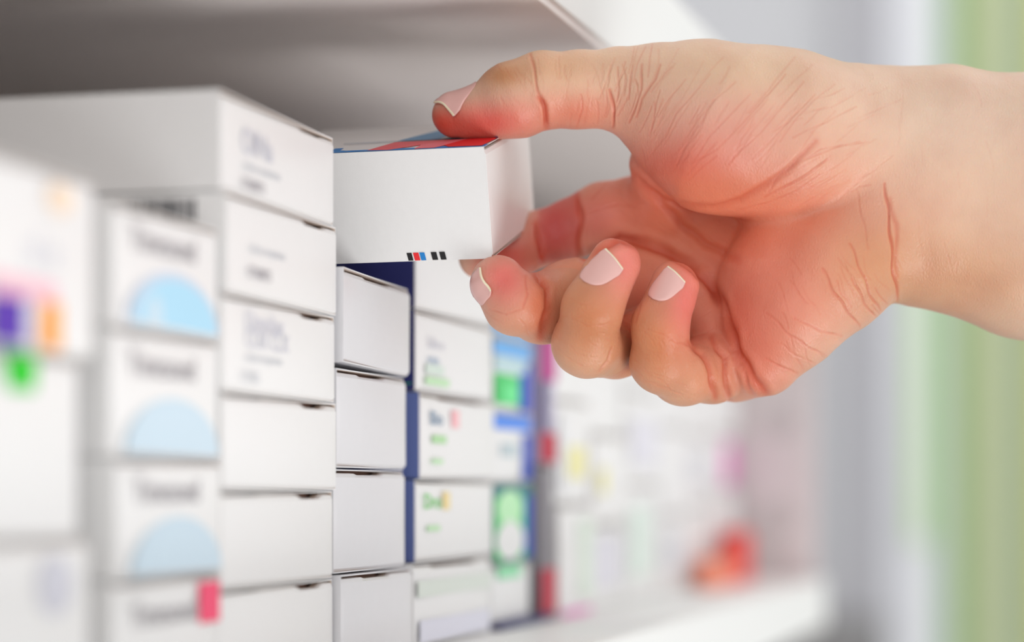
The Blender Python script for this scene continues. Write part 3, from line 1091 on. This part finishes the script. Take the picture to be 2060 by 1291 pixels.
sk = bpy.data.materials.new('skin')
sk.use_nodes = True
nt = sk.node_tree
b = nt.nodes['Principled BSDF']
at = nt.nodes.new('ShaderNodeAttribute'); at.attribute_name = 'skin_shade_tone'
tc = nt.nodes.new('ShaderNodeTexCoord')
n1 = nt.nodes.new('ShaderNodeTexNoise'); n1.inputs['Scale'].default_value = 90; n1.inputs['Detail'].default_value = 5
mx = nt.nodes.new('ShaderNodeMix'); mx.data_type = 'RGBA'; mx.blend_type = 'MULTIPLY'; mx.inputs[0].default_value = .34
rp = nt.nodes.new('ShaderNodeValToRGB')
rp.color_ramp.elements[0].position = .3; rp.color_ramp.elements[0].color = (.80, .62, .62, 1)
rp.color_ramp.elements[1].position = .65; rp.color_ramp.elements[1].color = (1, 1, 1, 1)
nt.links.new(tc.outputs['Object'], n1.inputs['Vector'])
nt.links.new(n1.outputs['Fac'], rp.inputs['Fac'])
nt.links.new(at.outputs['Color'], mx.inputs[6])
nt.links.new(rp.outputs['Color'], mx.inputs[7])
nt.links.new(mx.outputs[2], b.inputs['Base Color'])
b.inputs['Roughness'].default_value = .42
b.inputs['Specular IOR Level'].default_value = .35
b.inputs['Subsurface Weight'].default_value = .35
b.inputs['Subsurface Radius'].default_value = (1.0, .32, .16)
b.inputs['Subsurface Scale'].default_value = .004
v1 = nt.nodes.new('ShaderNodeTexVoronoi'); v1.feature = 'DISTANCE_TO_EDGE'; v1.inputs['Scale'].default_value = 1500
n2 = nt.nodes.new('ShaderNodeTexNoise'); n2.inputs['Scale'].default_value = 700; n2.inputs['Detail'].default_value = 3
mp = nt.nodes.new('ShaderNodeMapping'); mp.inputs['Scale'].default_value = (1, .6, .6)
nt.links.new(tc.outputs['Object'], mp.inputs['Vector'])
nt.links.new(mp.outputs['Vector'], v1.inputs['Vector'])
nt.links.new(mp.outputs['Vector'], n2.inputs['Vector'])
ad = nt.nodes.new('ShaderNodeMath'); ad.operation = 'ADD'
nt.links.new(v1.outputs['Distance'], ad.inputs[0]); nt.links.new(n2.outputs['Fac'], ad.inputs[1])
bp = nt.nodes.new('ShaderNodeBump'); bp.inputs['Strength'].default_value = .5; bp.inputs['Distance'].default_value = .0002
nt.links.new(ad.outputs[0], bp.inputs['Height'])
nt.links.new(bp.outputs['Normal'], b.inputs['Normal'])
hm.materials.append(sk)
hm.name = 'person'
hand = bpy.data.objects.new('person', hm)
hand.location = HB
C.objects.link(hand)
tag(hand, 'bare hand and forearm reaching in from the right, pinching a white carton', 'person')

# fingernails
NAILM = mat('nail', (232, 182, 174), .22, .5, coat=.3)
NTIP = mat('nail_edge', (248, 236, 205), .3, .5)


def nail(center, axis, normal, hw, hl, R, tipw=.05):
    c, k = toU(*center)
    ax = np.array([axis[0], -axis[1], axis[2]], float); ax /= np.linalg.norm(ax)
    nn = np.array([normal[0], -normal[1], normal[2]], float); nn -= ax * (nn @ ax); nn /= np.linalg.norm(nn)
    bn = np.cross(ax, nn)
    nu, nvv = 20, 22
    top, low = [], []
    mats = []
    ring = []
    for j in range(nvv + 1):
        v = -1 + 2 * j / nvv
        if v < 0:
            wv = math.sqrt(max(0, 1 - abs(v) ** 2.4)) * .92 + .02
        else:
            wv = .94 if v < .6 else .94 - .16 * (v - .6)
        for i in range(nu + 1):
            u = -1 + 2 * i / nu
            th = u * wv * hw / R
            p = c + ax * (v * hl + (0.06 * hl * (1 - u * u) if v > .8 else 0)) + bn * R * math.sin(th) + nn * R * (math.cos(th) - 1)
            ring.append(p)
    pts = np.array(ring)
    # settle on the skin
    for it in range(14):
        d = sdf([pts[:, k2].astype(np.float32) for k2 in range(3)])
        vv = np.repeat(np.linspace(-1, 1, nvv + 1), nu + 1)
        uu = np.tile(np.linspace(-1, 1, nu + 1), nvv + 1)
        target = np.where(vv < .55, 3.2 - 1.6 * np.abs(uu) ** 4, 3.4)
        # past the fingertip the plate runs on straight
        m = vv <= .75
        step = (target - d)
        pts[m] += nn[None, :] * (step[m] * .6)[:, None]
    rows = pts.reshape(nvv + 1, nu + 1, 3)
    jm = int(.875 * nvv)
    base_row = rows[jm - 1]; prev = rows[jm - 3]
    sl = (base_row - prev) / 2
    for j in range(jm, nvv + 1):
        w_ = np.linspace(-1, 1, nu + 1)
        stepv = sl * .8
        rows[j] = rows[j - 1] + stepv
        cen = rows[j].mean(0)
        rows[j] = cen + (rows[j] - cen) * (.97 if j < nvv else .93)
    mb = MB()
    allp = u2w(rows.reshape(-1, 3)) - np.array(HB)[None, :]
    nw = np.array([nn[0] * CA - nn[2] * SA, nn[0] * SA + nn[2] * CA, nn[1]])
    under = allp - nw[None, :] * .0003
    n1_ = nu + 1
    for j in range(nvv):
        for i in range(nu):
            a = [j * n1_ + i, j * n1_ + i + 1, (j + 1) * n1_ + i + 1, (j + 1) * n1_ + i]
            m = NTIP if (j + .5) / nvv > 1 - tipw else NAILM
            mb.poly([allp[t] for t in a], m)
            mb.poly([under[t] for t in a[::-1]], m)
    for i in range(nu):
        j = nvv
        mb.poly([allp[j * n1_ + i], allp[j * n1_ + i + 1], under[j * n1_ + i + 1], under[j * n1_ + i]], NTIP)
    for j in range(nvv):
        for i in (0, nu):
            mb.poly([allp[j * n1_ + i], allp[(j + 1) * n1_ + i], under[(j + 1) * n1_ + i], under[j * n1_ + i]], NAILM)
    o = mb.build('fingernail', hand, scale=1.0)
    me = o.data
    import bmesh
    bm = bmesh.new(); bm.from_mesh(me)
    bmesh.ops.remove_doubles(bm, verts=bm.verts, dist=1e-6)
    bmesh.ops.recalc_face_normals(bm, faces=bm.faces)
    bm.to_mesh(me); bm.free()
    me.polygons.foreach_set('use_smooth', [True] * len(me.polygons))
    return o


nail((921, 197, -20), (-.74, .42, -.52), (-.16, -.88, -.44), 40, 44, 44)
nail((966, 578, -112), (.20, -.42, -.88), (-.86, .46, -.20), 40, 30, 42)
nail((1206, 548, -160), (.78, -.54, .32), (-.38, -.10, -.91), 37, 40, 46)
nail((1338, 575, -138), (.72, -.62, .32), (-.42, -.12, -.89), 32, 36, 40)
